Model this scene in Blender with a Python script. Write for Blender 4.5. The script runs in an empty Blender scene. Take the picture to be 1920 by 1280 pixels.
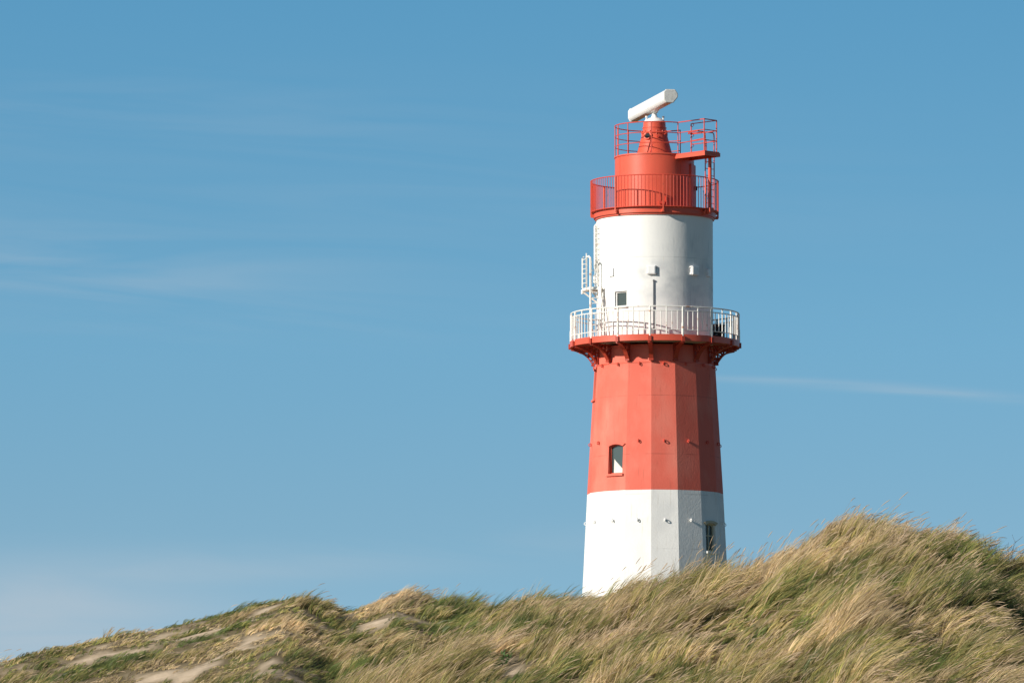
import bpy, bmesh, math, random
import numpy as np
from mathutils import Vector, Matrix

# ------------------------------------------------------------------ camera
sc = bpy.context.scene
C = sc.collection
F = 13000.0                       # focal length in photo pixels (1920 wide)
PITCH = 0.0948
D = 260.0
U = 1 / 49.77                     # metres per photo pixel at the tower
CAM = Vector((-267.8 * U, -D, 1.7))
cd = bpy.data.cameras.new('camera'); cam = bpy.data.objects.new('camera', cd); C.objects.link(cam)
cam.location = CAM; cam.rotation_euler = (math.pi / 2 + PITCH, 0, 0)
cd.sensor_width = 36.0; cd.lens = F * 36.0 / 1920; cd.clip_start = 1.0; cd.clip_end = 20000
sc.camera = cam

# ------------------------------------------------------------------ light
SUN_AZ, SUN_EL = math.radians(-57), math.radians(24)      # azimuth from the tower-to-camera direction, + = right
sv = Vector((math.sin(SUN_AZ) * math.cos(SUN_EL), -math.cos(SUN_AZ) * math.cos(SUN_EL), math.sin(SUN_EL)))
sd = bpy.data.lights.new('sun', 'SUN'); sun = bpy.data.objects.new('sun', sd); C.objects.link(sun)
sd.energy = 5.0; sd.angle = math.radians(0.5); sd.color = (1.0, 0.935, 0.845)
sun.rotation_euler = sv.to_track_quat('Z', 'Y').to_euler(); sun.location = (0, 0, 60)

w = bpy.data.worlds.new('World'); sc.world = w; w.use_nodes = True
nt = w.node_tree; N = nt.nodes; L = nt.links; N.clear()
def nd(t, **k):
    n = N.new(t)
    for a, b in k.items(): setattr(n, a, b)
    return n
def mth(op, a, b=None, clamp=False):
    n = N.new('ShaderNodeMath'); n.operation = op; n.use_clamp = clamp
    for i, v in enumerate((a, b)):
        if v is None: continue
        if isinstance(v, (int, float)): n.inputs[i].default_value = v
        else: L.new(v, n.inputs[i])
    return n.outputs[0]
tc = nd('ShaderNodeTexCoord'); sx = nd('ShaderNodeSeparateXYZ'); L.new(tc.outputs['Generated'], sx.inputs[0])
# the sky is looked up a little higher than the true direction: clear, dry sea air
cz = nd('ShaderNodeCombineXYZ'); L.new(sx.outputs[0], cz.inputs[0]); L.new(sx.outputs[1], cz.inputs[1])
L.new(mth('ADD', mth('MULTIPLY', mth('MAXIMUM', sx.outputs[2], 0.0), 4.0), 0.22), cz.inputs[2])
nv = nd('ShaderNodeVectorMath', operation='NORMALIZE'); L.new(cz.outputs[0], nv.inputs[0])
sky = nd('ShaderNodeTexSky'); sky.sky_type = 'NISHITA'; sky.sun_disc = False
sky.sun_elevation = SUN_EL; sky.sun_rotation = math.atan2(sv.x, sv.y); sky.air_density = 1.0; sky.dust_density = 0.6; sky.ozone_density = 1.0
L.new(nv.outputs[0], sky.inputs['Vector'])
tint = nd('ShaderNodeMix', data_type='RGBA', blend_type='MULTIPLY'); tint.inputs[0].default_value = 1.0
L.new(sky.outputs[0], tint.inputs[6]); tint.inputs[7].default_value = (0.86, 1.13, 1.0, 1)
# thin cirrus, in direction space (azimuth, elevation)
az = mth('DIVIDE', sx.outputs[0], mth('MAXIMUM', sx.outputs[1], 0.05)); el = mth('DIVIDE', sx.outputs[2], mth('MAXIMUM', sx.outputs[1], 0.05))
def noise(vx, vy, scale, detail=5, seed=0.0, dist=0.4):
    c = nd('ShaderNodeCombineXYZ'); L.new(vx, c.inputs[0]); L.new(vy, c.inputs[1]); c.inputs[2].default_value = seed
    n = nd('ShaderNodeTexNoise'); n.inputs['Scale'].default_value = scale; n.inputs['Detail'].default_value = detail
    n.inputs['Distortion'].default_value = dist; L.new(c.outputs[0], n.inputs['Vector']); return n.outputs['Fac']
def gauss(cx, cy, wx, wy, slope=0.0):
    dx = mth('DIVIDE', mth('SUBTRACT', az, cx), wx)
    dy = mth('DIVIDE', mth('SUBTRACT', mth('SUBTRACT', el, cy), mth('MULTIPLY', mth('SUBTRACT', az, cx), slope)), wy)
    return mth('EXPONENT', mth('MULTIPLY', mth('ADD', mth('MULTIPLY', dx, dx), mth('MULTIPLY', dy, dy)), -1.0))
def sa(px): return (px - 960) / F
def se(py): return math.tan(PITCH + math.atan((640 - py) / F))
n1 = noise(az, mth('MULTIPLY', el, 7.0), 22.0, 6, 3.1, 0.6)
n2 = noise(az, mth('MULTIPLY', mth('ADD', el, mth('MULTIPLY', az, 0.06)), 12.0), 14.0, 7, 8.3, 1.2)
n1c = mth('MULTIPLY', mth('SUBTRACT', n1, 0.30, True), 1.8)
n2c = mth('MULTIPLY', mth('SUBTRACT', n2, 0.36, True), 2.2)
cl = mth('MULTIPLY', gauss(sa(60), se(505), 0.045, 0.0062, -0.10), mth('MULTIPLY', n2c, 0.46))
cl = mth('ADD', cl, mth('MULTIPLY', gauss(sa(250), se(200), 0.045, 0.0045, -0.05), mth('MULTIPLY', n2c, 0.14)))
cl = mth('ADD', cl, mth('MULTIPLY', gauss(sa(60), se(1180), 0.030, 0.0085, 0.0), mth('ADD', mth('MULTIPLY', n1c, 0.6), 0.52)))
cl = mth('ADD', cl, mth('MULTIPLY', gauss(sa(480), se(1060), 0.030, 0.0028, 0.04), mth('MULTIPLY', n1c, 0.42)))
cl = mth('ADD', cl, mth('MULTIPLY', gauss(sa(980), se(1020), 0.026, 0.0030, 0.05), mth('MULTIPLY', n1c, 0.22)))
cl = mth('ADD', cl, mth('MULTIPLY', gauss(sa(1720), se(734), 0.019, 0.0008, -0.065), mth('MULTIPLY', n2c, 0.70)))
cl = mth('ADD', cl, mth('MULTIPLY', gauss(sa(1450), se(712), 0.012, 0.0005, -0.03), mth('MULTIPLY', n2c, 0.6)))
cl = mth('ADD', cl, mth('MULTIPLY', gauss(sa(700), se(350), 0.08, 0.012, -0.05), mth('MULTIPLY', n2c, 0.10)))
cl = mth('MINIMUM', cl, 0.85)
gr_ = nd('ShaderNodeValToRGB'); L.new(sx.outputs[2], gr_.inputs[0]); ce = gr_.color_ramp.elements
ce[0].position = 0.03; ce[0].color = (2.3, 1.92, 1.80, 1); ce[1].position = 1.0; ce[1].color = (.34, .50, .74, 1)
for p_, c_ in ((.068, (2.12, 1.97, 1.90)), (.095, (1.92, 2.16, 2.19)), (.144, (1.49, 2.13, 2.35)), (.19, (1.2, 1.7, 2.0)), (.36, (.38, .55, .80))):
    e_ = ce.new(p_); e_.color = (*c_, 1)
shp = nd('ShaderNodeMix', data_type='RGBA', blend_type='MULTIPLY'); shp.inputs[0].default_value = 1.0
L.new(tint.outputs[2], shp.inputs[6]); L.new(gr_.outputs[0], shp.inputs[7])
cm = nd('ShaderNodeMix', data_type='RGBA'); L.new(cl, cm.inputs[0]); L.new(shp.outputs[2], cm.inputs[6]); cm.inputs[7].default_value = (4.5, 5.4, 6.2, 1)
bg = nd('ShaderNodeBackground'); bg.inputs[1].default_value = 0.087; L.new(cm.outputs[2], bg.inputs[0])
wo = nd('ShaderNodeOutputWorld'); L.new(bg.outputs[0], wo.inputs[0])
sc.view_settings.view_transform = 'Standard'; sc.view_settings.look = 'None'; sc.view_settings.exposure = 0.2; sc.view_settings.gamma = 1.0
sc.cycles.max_bounces = 6; sc.cycles.transparent_max_bounces = 6

# ------------------------------------------------------------------ helpers
def zy(y):                       # height seen at photo row y on the tower's axis
    return CAM.z + D * math.tan(PITCH + math.atan((640 - y) / F))
def at(px, py, t):               # world point at photo pixel, t metres in front of the camera
    v = math.atan((640 - py) / F)
    k = math.cos(PITCH) - math.tan(v) * math.sin(PITCH)
    return (CAM.x + t * (px - 960) / F / k, CAM.y + t, CAM.z + t * math.tan(PITCH + v))
def pol(a, r, z=0.0):
    a = math.radians(a); return Vector((r * math.sin(a), -r * math.cos(a), z))
ZG = 12.6
class MB:
    def __init__(s): s.v = []; s.f = []
    def add(s, vs, fs):
        o = len(s.v); s.v += [tuple(p) for p in vs]; s.f += [tuple(i + o for i in q) for q in fs]; return s
    def box(s, c, ax, ay, az_, dx, dy, dz):
        c = Vector(c); ax = Vector(ax).normalized() * dx / 2; ay = Vector(ay).normalized() * dy / 2; az_ = Vector(az_).normalized() * dz / 2
        vs = [c + i * ax + j * ay + k * az_ for k in (-1, 1) for j in (-1, 1) for i in (-1, 1)]
        return s.add(vs, [(0, 2, 3, 1), (4, 5, 7, 6), (0, 1, 5, 4), (2, 6, 7, 3), (0, 4, 6, 2), (1, 3, 7, 5)])
    def tube(s, pts, r, n=8, closed=False, r2=None):
        pts = [Vector(p) for p in pts]; m = len(pts); vs = []
        for i, p in enumerate(pts):
            if closed: t = pts[(i + 1) % m] - pts[i - 1]
            else: t = pts[min(i + 1, m - 1)] - pts[max(i - 1, 0)]
            t.normalize(); up = Vector((0, 0, 1)) if abs(t.z) < 0.95 else Vector((1, 0, 0))
            a = t.cross(up).normalized(); b = a.cross(t)
            rr = r if r2 is None else r + (r2 - r) * i / (m - 1)
            vs += [p + (a * math.cos(6.28318 * k / n) + b * math.sin(6.28318 * k / n)) * rr for k in range(n)]
        fs = []
        for i in range(m if closed else m - 1):
            j = (i + 1) % m
            fs += [(i * n + k, i * n + (k + 1) % n, j * n + (k + 1) % n, j * n + k) for k in range(n)]
        if not closed: fs += [tuple(range(n))[::-1], tuple(range((m - 1) * n, m * n))]
        return s.add(vs, fs)
    def lathe(s, prof, n=96, rot=0.0, a0=None, a1=None):      # prof: list of (r, z), closed loop if first==last
        vs = []; fs = []; full = a0 is None
        k = n if full else n + 1
        for (r, z) in prof:
            for i in range(k):
                a = rot + 360.0 * i / n if full else a0 + (a1 - a0) * i / n
                vs.append(pol(a, r, z))
        for j in range(len(prof) - 1):
            for i in range(n):
                i2 = (i + 1) % k if full else i + 1
                fs.append((j * k + i, j * k + i2, (j + 1) * k + i2, (j + 1) * k + i))
        return s.add(vs, fs)
    def prism(s, outline, o, ax, ay, thick):                  # outline 2-D in (ax, ay), extruded both ways along ax x ay
        o = Vector(o); ax = Vector(ax).normalized(); ay = Vector(ay).normalized(); nn = ax.cross(ay) * thick / 2; m = len(outline)
        a = [o + ax * p[0] + ay * p[1] - nn for p in outline]; b = [o + ax * p[0] + ay * p[1] + nn for p in outline]
        return s.add(a + b, [tuple(range(m))[::-1], tuple(range(m, 2 * m))] + [(i, (i + 1) % m, m + (i + 1) % m, m + i) for i in range(m)])
    def build(s, name, mat, parent=None, base=None, smooth=False, bevel=0.0):
        base = Vector(base) if base is not None else Vector((0, 0, 0))
        me = bpy.data.meshes.new(name)
        me.from_pydata([tuple(Vector(p) - base) for p in s.v], [], s.f)
        bm = bmesh.new(); bm.from_mesh(me); bmesh.ops.remove_doubles(bm, verts=bm.verts, dist=1e-5)
        bmesh.ops.recalc_face_normals(bm, faces=bm.faces); bm.to_mesh(me); bm.free()
        if mat: me.materials.append(mat)
        if smooth:
            me.polygons.foreach_set('use_smooth', [True] * len(me.polygons))
            try: me.set_sharp_from_angle(angle=math.radians(32))
            except Exception: pass
        o = bpy.data.objects.new(name, me); C.objects.link(o)
        if parent is not None: o.parent = parent
        if bevel:
            b = o.modifiers.new('bevel', 'BEVEL'); b.width = bevel; b.segments = 2; b.limit_method = 'ANGLE'
        return o
def tag(o, label=None, cat=None, group=None, kind=None):
    for k, v in (('label', label), ('category', cat), ('group', group), ('kind', kind)):
        if v: o[k] = v
    return o
def empty(name, loc):
    e = bpy.data.objects.new(name, None); e.location = loc; e.empty_display_size = 0.5; C.objects.link(e); return e

# ------------------------------------------------------------------ materials
def mat(name, col, rough=0.55, spec=0.3, var=0.0, vscale=2.0, bump=0.0, bscale=20.0, stain=None, metallic=0.0, seams=None):
    m = bpy.data.materials.new(name); m.use_nodes = True; t = m.node_tree; n_ = t.nodes; l_ = t.links
    b = n_['Principled BSDF']; b.inputs['Roughness'].default_value = rough; b.inputs['Metallic'].default_value = metallic
    b.inputs['Specular IOR Level'].default_value = spec; b.inputs['Base Color'].default_value = (*col, 1)
    geo = n_.new('ShaderNodeNewGeometry'); pos = geo.outputs['Position']
    def noi(scale, detail=5, stretch=None, off=0):
        mp = n_.new('ShaderNodeMapping'); l_.new(pos, mp.inputs[0]); mp.inputs['Location'].default_value = (off, off * 2, off)
        if stretch: mp.inputs['Scale'].default_value = stretch
        x = n_.new('ShaderNodeTexNoise'); x.inputs['Scale'].default_value = scale; x.inputs['Detail'].default_value = detail
        l_.new(mp.outputs[0], x.inputs['Vector']); return x.outputs['Fac']
    def ramp(fac, a, b_, c0=0.0, c1=1.0):
        r = n_.new('ShaderNodeMapRange'); l_.new(fac, r.inputs[0]); r.inputs[1].default_value = a; r.inputs[2].default_value = b_
        r.inputs[3].default_value = c0; r.inputs[4].default_value = c1; return r.outputs[0]
    cur = None
    def mix(fac, colr, blend='MIX'):
        nonlocal cur
        x = n_.new('ShaderNodeMix'); x.data_type = 'RGBA'; x.blend_type = blend
        if isinstance(fac, float): x.inputs[0].default_value = fac
        else: l_.new(fac, x.inputs[0])
        if cur is None: x.inputs[6].default_value = (*col, 1)
        else: l_.new(cur, x.inputs[6])
        x.inputs[7].default_value = (*colr, 1); cur = x.outputs[2]
    def mul(a, b2):
        x = n_.new('ShaderNodeMath'); x.operation = 'MULTIPLY'; l_.new(a, x.inputs[0])
        if isinstance(b2, float): x.inputs[1].default_value = b2
        else: l_.new(b2, x.inputs[1])
        return x.outputs[0]
    if var:
        mix(ramp(noi(vscale, 6), 0.35, 0.7, 0.0, var), tuple(c * 0.55 for c in col))
        mix(ramp(noi(vscale * 1.2, 5, (3, 3, 0.25), 7), 0.5, 0.75, 0.0, var * 0.8), tuple(c * 0.6 + 0.02 for c in col))
    if stain:
        for (scol, sscale, lo, hi, amt, stretch, off, band) in stain:
            f = ramp(noi(sscale, 7, stretch, off), lo, hi, 0.0, amt)
            if band:
                sp = n_.new('ShaderNodeSeparateXYZ'); l_.new(pos, sp.inputs[0])
                f = mul(f, mul(ramp(sp.outputs[2], band[0], band[0] + band[2]), ramp(sp.outputs[2], band[1], band[1] - band[2])))
                if len(band) > 3: f = mul(f, ramp(sp.outputs[0], band[3], band[3] + 1.2))
            mix(f, scol)
    if seams:
        sp = n_.new('ShaderNodeSeparateXYZ'); l_.new(pos, sp.inputs[0])
        x = n_.new('ShaderNodeMath'); x.operation = 'PINGPONG'; x.inputs[1].default_value = seams[0] / 2
        l_.new(sp.outputs[2], x.inputs[0])
        f = mul(ramp(x.outputs[0], 0.022, 0.008), ramp(noi(1.3, 3, None, 5), 0.42, 0.6, 0.0, seams[1]))
        mix(f, tuple(c * 0.45 for c in col))
    if cur is not None: l_.new(cur, b.inputs['Base Color'])
    if bump:
        bp = n_.new('ShaderNodeBump'); bp.inputs['Strength'].default_value = bump; bp.inputs['Distance'].default_value = 0.02
        l_.new(noi(bscale, 6), bp.inputs['Height']); l_.new(bp.outputs[0], b.inputs['Normal'])
    return m
RUST = (0.22, 0.075, 0.02)
M = {}
M['wall_white'] = mat('white_wall_paint', (0.81, 0.79, 0.755), 0.7, 0.2, 0.14, 0.8, 0.35, 14, [((0.48, 0.42, 0.33), 5.0, 0.60, 0.78, 0.45, (2.5, 2.5, 0.22), 19, None), ((0.52, 0.53, 0.53), 1.4, 0.5, 0.72, 0.35, (1, 1, 0.5), 11, None)], seams=(2.05, 0.35))
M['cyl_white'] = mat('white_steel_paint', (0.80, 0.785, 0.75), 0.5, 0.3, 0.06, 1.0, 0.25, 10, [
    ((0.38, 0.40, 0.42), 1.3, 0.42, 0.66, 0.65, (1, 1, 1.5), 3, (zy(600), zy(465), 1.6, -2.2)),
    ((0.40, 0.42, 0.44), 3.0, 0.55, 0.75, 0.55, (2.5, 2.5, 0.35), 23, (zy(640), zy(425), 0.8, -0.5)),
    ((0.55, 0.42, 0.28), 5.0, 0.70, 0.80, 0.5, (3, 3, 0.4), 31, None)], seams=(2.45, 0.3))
M['wall_red'] = mat('faded_red_wall_paint', (0.74, 0.150, 0.102), 0.7, 0.2, 0.22, 0.7, 0.35, 14, [((0.74, 0.27, 0.20), 1.1, 0.45, 0.75, 0.5, (1, 1, 0.6), 5, None), ((0.34, 0.09, 0.06), 5.0, 0.60, 0.75, 0.35, (2.5, 2.5, 0.22), 19, None), ((0.30, 0.07, 0.05), 9.0, 0.70, 0.78, 0.6, None, 9, None)], seams=(2.2, 0.55))
M['steel_red'] = mat('red_steel_paint', (0.66, 0.102, 0.055), 0.42, 0.4, 0.14, 1.5, 0.12, 25, [((0.20, 0.05, 0.03), 6.0, 0.66, 0.78, 0.6, (1, 1, 0.5), 2, None)])
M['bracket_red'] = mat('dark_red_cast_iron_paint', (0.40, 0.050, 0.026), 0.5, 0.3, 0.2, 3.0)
M['rail_red'] = mat('red_rail_paint', (0.62, 0.075, 0.045), 0.5, 0.3, 0.1, 4.0, 0, 1, [(RUST, 7.0, 0.62, 0.72, 0.7, None, 2, None)])
M['rail_white'] = mat('white_rail_paint', (0.80, 0.78, 0.72), 0.5, 0.3, 0.08, 5.0, 0, 1, [((0.42, 0.17, 0.06), 3.2, 0.60, 0.70, 0.8, (1, 1, 1.6), 4, None)])
M['deck'] = mat('grey_deck_plate', (0.22, 0.10, 0.08), 0.7, 0.2, 0.3, 3.0)
M['white_gear'] = mat('white_gear_paint', (0.82, 0.81, 0.79), 0.35, 0.4, 0.06, 3.0, 0, 1, [((0.45, 0.44, 0.42), 6.0, 0.55, 0.75, 0.3, None, 2, None)])
M['gear_end'] = mat('scuffed_pale_plastic', (0.66, 0.65, 0.62), 0.6, 0.3, 0.6, 14.0)
M['dark'] = mat('dark_box_paint', (0.012, 0.011, 0.012), 0.6, 0.2, 0.2, 6)
M['grey_strip'] = mat('grey_strip_paint', (0.14, 0.15, 0.16), 0.6, 0.3, 0.1, 6)
M['glass'] = mat('dull_window_glass', (0.055, 0.075, 0.075), 0.12, 0.5)
M['pale_glass'] = mat('upper_window_glass', (0.045, 0.058, 0.055), 0.25, 0.4)
M['curtain'] = mat('pale_curtain', (0.70, 0.70, 0.62), 0.9, 0.1, 0.15, 8)
M['stone_trim'] = mat('ochre_stone_trim', (0.52, 0.46, 0.34), 0.8, 0.1, 0.3, 9)
M['hole'] = mat('porthole_dark', (0.012, 0.018, 0.022), 0.6, 0.1)

# ------------------------------------------------------------------ the lighthouse
T = empty('lighthouse', (0, 0, ZG))
tag(T, 'red and white banded lighthouse tower with a radar scanner, standing behind the dune', 'lighthouse')
B = (0, 0, ZG)
def part(mb, name, m, parent=T, **k): return mb.build(name, M[m], parent, B, **k)
ROT = -4.5
def Rw(y): return (113.3 + (y - 690) * 0.060) * U            # wall radius at photo row
ZB, ZR = zy(926.5), zy(688)
YB = 1300

def facet(a, y):                 # centre of a facet: outward normal, tangent to the right, wall distance
    n = pol(a, 1.0); t = Vector((math.cos(math.radians(a)), math.sin(math.radians(a)), 0))
    return n, t, Rw(y) * math.cos(math.radians(11.25))
def arch_outline(wd, h, rise, n=8):
    pts = [(-wd / 2, -h / 2), (wd / 2, -h / 2)]
    for i in range(n + 1):
        u = 1 - 2 * i / n; pts.append((u * wd / 2, h / 2 - rise + rise * (1 - u * u)))
    return pts
def boolean(o, cutters):
    tmp = []
    for mb in cutters:
        c = mb.build('cutter', None, None, B); c.location = B; tmp.append(c)
        md = o.modifiers.new('cut', 'BOOLEAN'); md.operation = 'DIFFERENCE'; md.object = c; md.solver = 'EXACT'
    bpy.context.view_layer.update()
    me = bpy.data.meshes.new_from_object(o.evaluated_get(bpy.context.evaluated_depsgraph_get()))
    o.modifiers.clear(); o.data = me
    for c in tmp:
        m_ = c.data; bpy.data.objects.remove(c); bpy.data.meshes.remove(m_)

# openings
WIN = [(-38.25, 858.5 + 9, 26.5 * U / math.cos(math.radians(38.25)) * .99, 55 * U, 'red'),
       (51.75, 1005 + 7, 19 * U / math.cos(math.radians(51.75)), 53 * U, 'white'),
       (-83.25, 720 + 1, 0.62, 58 * U, 'red'),
       (141.75, 858, 0.68, 55 * U, 'red')]
lower = MB().lathe([(0.0, ZG - 1.5), (Rw(YB + 20), ZG - 1.5), (Rw(926.5), ZB), (0.0, ZB)], 16, ROT)
red = MB().lathe([(0.0, ZB + 0.002), (Rw(926.5), ZB + 0.002), (Rw(690), ZR), (0.0, ZR)], 16, ROT)
ow = part(lower, 'white_base_wall', 'wall_white'); orr = part(red, 'red_wall', 'wall_red')
cuts = {'red': [], 'white': []}
for (a, y, wd, h, kind) in WIN:
    n, t, r = facet(a, y)
    cuts[kind].append(MB().prism(arch_outline(wd, h, wd * 0.12), n * r + Vector((0, 0, zy(y))), t, (0, 0, 1), 0.5))
boolean(ow, cuts['white']); boolean(orr, cuts['red'])
for (a, y, wd, h, kind) in WIN:
    ri = wd * 0.12
    n, t, r = facet(a, y); zc = Vector((0, 0, zy(y)))
    fr = MB(); d = 0.06 if kind == 'white' else 0.045; o = n * (r - 0.15) + zc
    out = arch_outline(wd, h, ri); inn = [(p[0] * (1 - 2 * d / wd), p[1] * (1 - 2 * d / h)) for p in out]
    m = len(out); vs = []
    for dd in (0.03, -0.03):
        for ol in (out, inn): vs += [o + n * dd + t * p[0] + Vector((0, 0, p[1])) for p in ol]
    fs = []
    for i in range(m):
        j = (i + 1) % m; fs += [(i, j, m + j, m + i), (2 * m + i, 3 * m + i, 3 * m + j, 2 * m + j), (m + i, m + j, 3 * m + j, 3 * m + i), (i, 2 * m + i, 2 * m + j, j)]
    fr.add(vs, fs)
    if kind == 'white':
        fr.box(o, t, n, (0, 0, 1), 0.035, 0.05, h - 2 * d); fr.box(o + Vector((0, 0, 0.06)), t, n, (0, 0, 1), wd - 2 * d, 0.045, 0.045)
    wp = part(fr, 'window', 'stone_trim' if kind == 'white' else 'steel_red')
    if kind == 'white': wp['label'] = 'window with glazing bars and ochre frame in the white base'
    elif a == -38.25: wp['label'] = 'arched window half covered by a pale curtain in the red band'
    part(MB().prism(inn, o - n * 0.022, t, (0, 0, 1), 0.01), 'pane', 'glass', wp)
    if kind == 'red':          # curtain gathered in the lower half
        part(MB().prism([(-wd * .30, -h / 2 + d), (wd * .36, -h / 2 + d), (wd * .36, -h * 0.36), (wd * .12, -h * 0.22), (-wd * .16, -h * 0.06), (-wd * .26, h * 0.02)],
                        o - n * 0.010, t, (0, 0, 1), 0.006), 'curtain', 'curtain', wp)
    part(MB().box(n * (r + 0.02) + zc + Vector((0, 0, -h / 2 - 0.045 )) + n * 0.01, t, n, (0, 0, 1), wd + 0.12, 0.16, 0.085), 'sill', 'wall_red' if kind == 'red' else 'wall_white', wp, bevel=0.008)
    hood = []
    for q, sc_ in ((0.0, 1.0), (0.11, -1.0)):
        rng = range(9) if sc_ > 0 else range(8, -1, -1)
        hood += [((1 - 2 * i / 8) * (wd / 2 + q), h / 2 - ri + q * .8 + ri * (1 - (1 - 2 * i / 8) ** 2)) for i in rng]
    hr = facet(a, y - h / U / 2)[2]
    part(MB().prism(hood, n * (hr + 0.02) + zc, t, (0, 0, 1), 0.06), 'arch', 'stone_trim' if kind == 'white' else 'wall_red', wp)

# wall rings, three rows of sixteen
def ring_mb(y, inset=0.0):
    n, t, r = facet(0, y); mb = MB(); c = n * (r + 0.062) + Vector((0, 0, zy(y) - 0.03))
    mb.tube([c + n * 0.05 * math.cos(i * 0.3927) + Vector((0, 0, 0.05 * math.sin(i * 0.3927))) for i in range(16)], 0.016, 6, True)
    mb.tube([n * (r - 0.03) + Vector((0, 0, zy(y) - 0.03)), n * (r + 0.045) + Vector((0, 0, zy(y) - 0.03))], 0.022, 8)
    return mb
for y, mname in ((689.5, 'rail_red'), (833.5, 'rail_red'), (981, 'white_gear')):
    base_ = part(ring_mb(y), 'wall_ring', mname)
    first = True
    for k in range(16):
        if (y == 833.5 and k in (14, 6)) or (y == 981 and k == 2): continue      # a window takes the ring's place
        o = base_ if first else base_.copy()
        if not first: C.objects.link(o)
        first = False
        o.rotation_euler[2] = math.radians(ROT + 11.25 + 22.5 * k)
# belt moulding and upper red wall behind the brackets
part(MB().lathe([(Rw(690) - 0.05, ZR - 0.03), (Rw(690) + 0.015, ZR - 0.03), (Rw(690) + 0.015, ZR + 0.02), (Rw(690) - 0.05, ZR + 0.02)], 16, ROT), 'belt', 'steel_red')
RC = 109.3 * U
zd_top, zd_bot = zy(641), zy(652.5)
part(MB().lathe([(Rw(690) - 0.03, ZR + 0.021), (RC + 0.02, zd_bot - 0.045)], 16, ROT), 'bracket_wall', 'wall_red')
# lower gallery deck
RG = 157.5 * U
gal = part(MB().lathe([(RC - 0.1, zd_top - 0.03), (RG, zd_top - 0.03), (RG, zd_top), (RG + 0.04, zd_top), (RG + 0.04, zd_bot), (RG - 0.06, zd_bot), (RG - 0.06, zd_bot + 0.12), (RC - 0.1, zd_bot + 0.12)], 96, ROT), 'gallery_deck', 'steel_red', smooth=True)
# brackets: curved outer flange, openwork web
def bracket_mb():
    mb = MB(); r0, r1 = Rw(690) + 0.02, RG - 0.02; z0, z1 = ZR + 0.10, zd_bot - 0.01
    wd = 0.13
    def strip(pts, width, th):
        for p, q in zip(pts[:-1], pts[1:]):
            p = Vector(p); q = Vector(q); dq = q - p; mb.box((p + q) / 2, dq, (1, 0, 0), dq.cross(Vector((1, 0, 0))), dq.length + th * .5, width, th)
    def rz(r, z): return (0, -r, z)
    S = [(0, 0.0), (0.05, 0.03), (.14, .22), (.27, .46), (.42, .64), (.62, .79), (.82, .88), (1.0, .93)]
    curve = [rz(r0 + 0.01 + (r1 - r0) * a, z0 + (z1 - z0) * b) for a, b in S]
    strip(curve, 0.16, 0.05)
    strip([rz(r0 + 0.0, z0), rz(r0 - 0.06 , z1 - 0.06)], 0.12, 0.05)
    strip([rz(r0 - 0.1, z1 - 0.03), rz(r1, z1 - 0.03)], 0.11, 0.05)
    P = lambda a, b: rz(r0 + (r1 - r0) * a, z0 + (z1 - z0) * b)
    strip([P(.0, .62), P(.27, .46)], 0.05, 0.055); strip([P(.27, .46), P(.22, .98)], 0.05, 0.055)
    strip([P(.22, .98), P(.52, .72)], 0.05, 0.055); strip([P(.52, .72), P(.55, .98)], 0.05, 0.055)
    strip([P(.0, .30), P(.16, .26)], 0.05, 0.055)
    # inner curl of the casting
    strip([P(.03, .04), P(.10, .45), P(.06, .70), P(.02, .95)], 0.05, 0.025)
    mb.box(rz(RG + 0.045, (zd_top + zd_bot) / 2 - 0.045), (1, 0, 0), (0, 1, 0), (0, 0, 1), 0.12, 0.1, 0.20)
    mb.box(rz(r0 + 0.04, z0 - 0.02), (1, 0, 0), (0, 1, 0), (0, 0, 1), 0.17, 0.12, 0.07)
    return mb
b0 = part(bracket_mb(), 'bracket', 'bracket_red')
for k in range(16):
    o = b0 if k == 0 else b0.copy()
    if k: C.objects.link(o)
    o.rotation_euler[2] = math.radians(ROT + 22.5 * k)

# white railing of the lower gallery
zr_top, zr_2, zr_b = zy(589.2), zy(597.2), zy(632.3)
rail = part(MB().tube([pol(i * 3.75, RG, zr_top) for i in range(96)], 0.026, 8, True)
            .tube([pol(i * 3.75, RG, zr_2) for i in range(96)], 0.020, 6, True)
            .tube([pol(i * 3.75, RG, zr_b) for i in range(96)], 0.016, 6, True), 'gallery_railing', 'rail_white', smooth=True)
pm = MB().tube([(0, -RG, zd_bot + 0.1), (0, -RG, zr_b + .25)], 0.050, 8).tube([(0, -RG, zr_b + .25), (0, -RG, zr_top - .004)], 0.036, 8)
pt = MB().tube([(0, -RG, zd_top - 0.1), (0, -RG, zr_top - .004)], 0.024, 8)
pn = MB()
for s in (-1, 1):
    for q in (0.5, ):
        pass
for k in (1, 2): pn.tube([pol(3.75 * k, RG, zr_b), pol(3.75 * k, RG, zr_2)], 0.0175, 6)
p1, p2, p3 = part(pm, 'post', 'rail_white', rail), part(pt, 'slim_post', 'rail_white', rail), part(pn, 'baluster_panel', 'rail_white', rail)
for src, off, cnt in ((p1, 0, 16), (p2, 11.25, 16), (p3, 0, 32)):
    for k in range(cnt):
        o = src if k == 0 else src.copy()
        if k: C.objects.link(o)
        o.rotation_euler[2] = math.radians(ROT + off + 360.0 / cnt * k)

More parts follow.
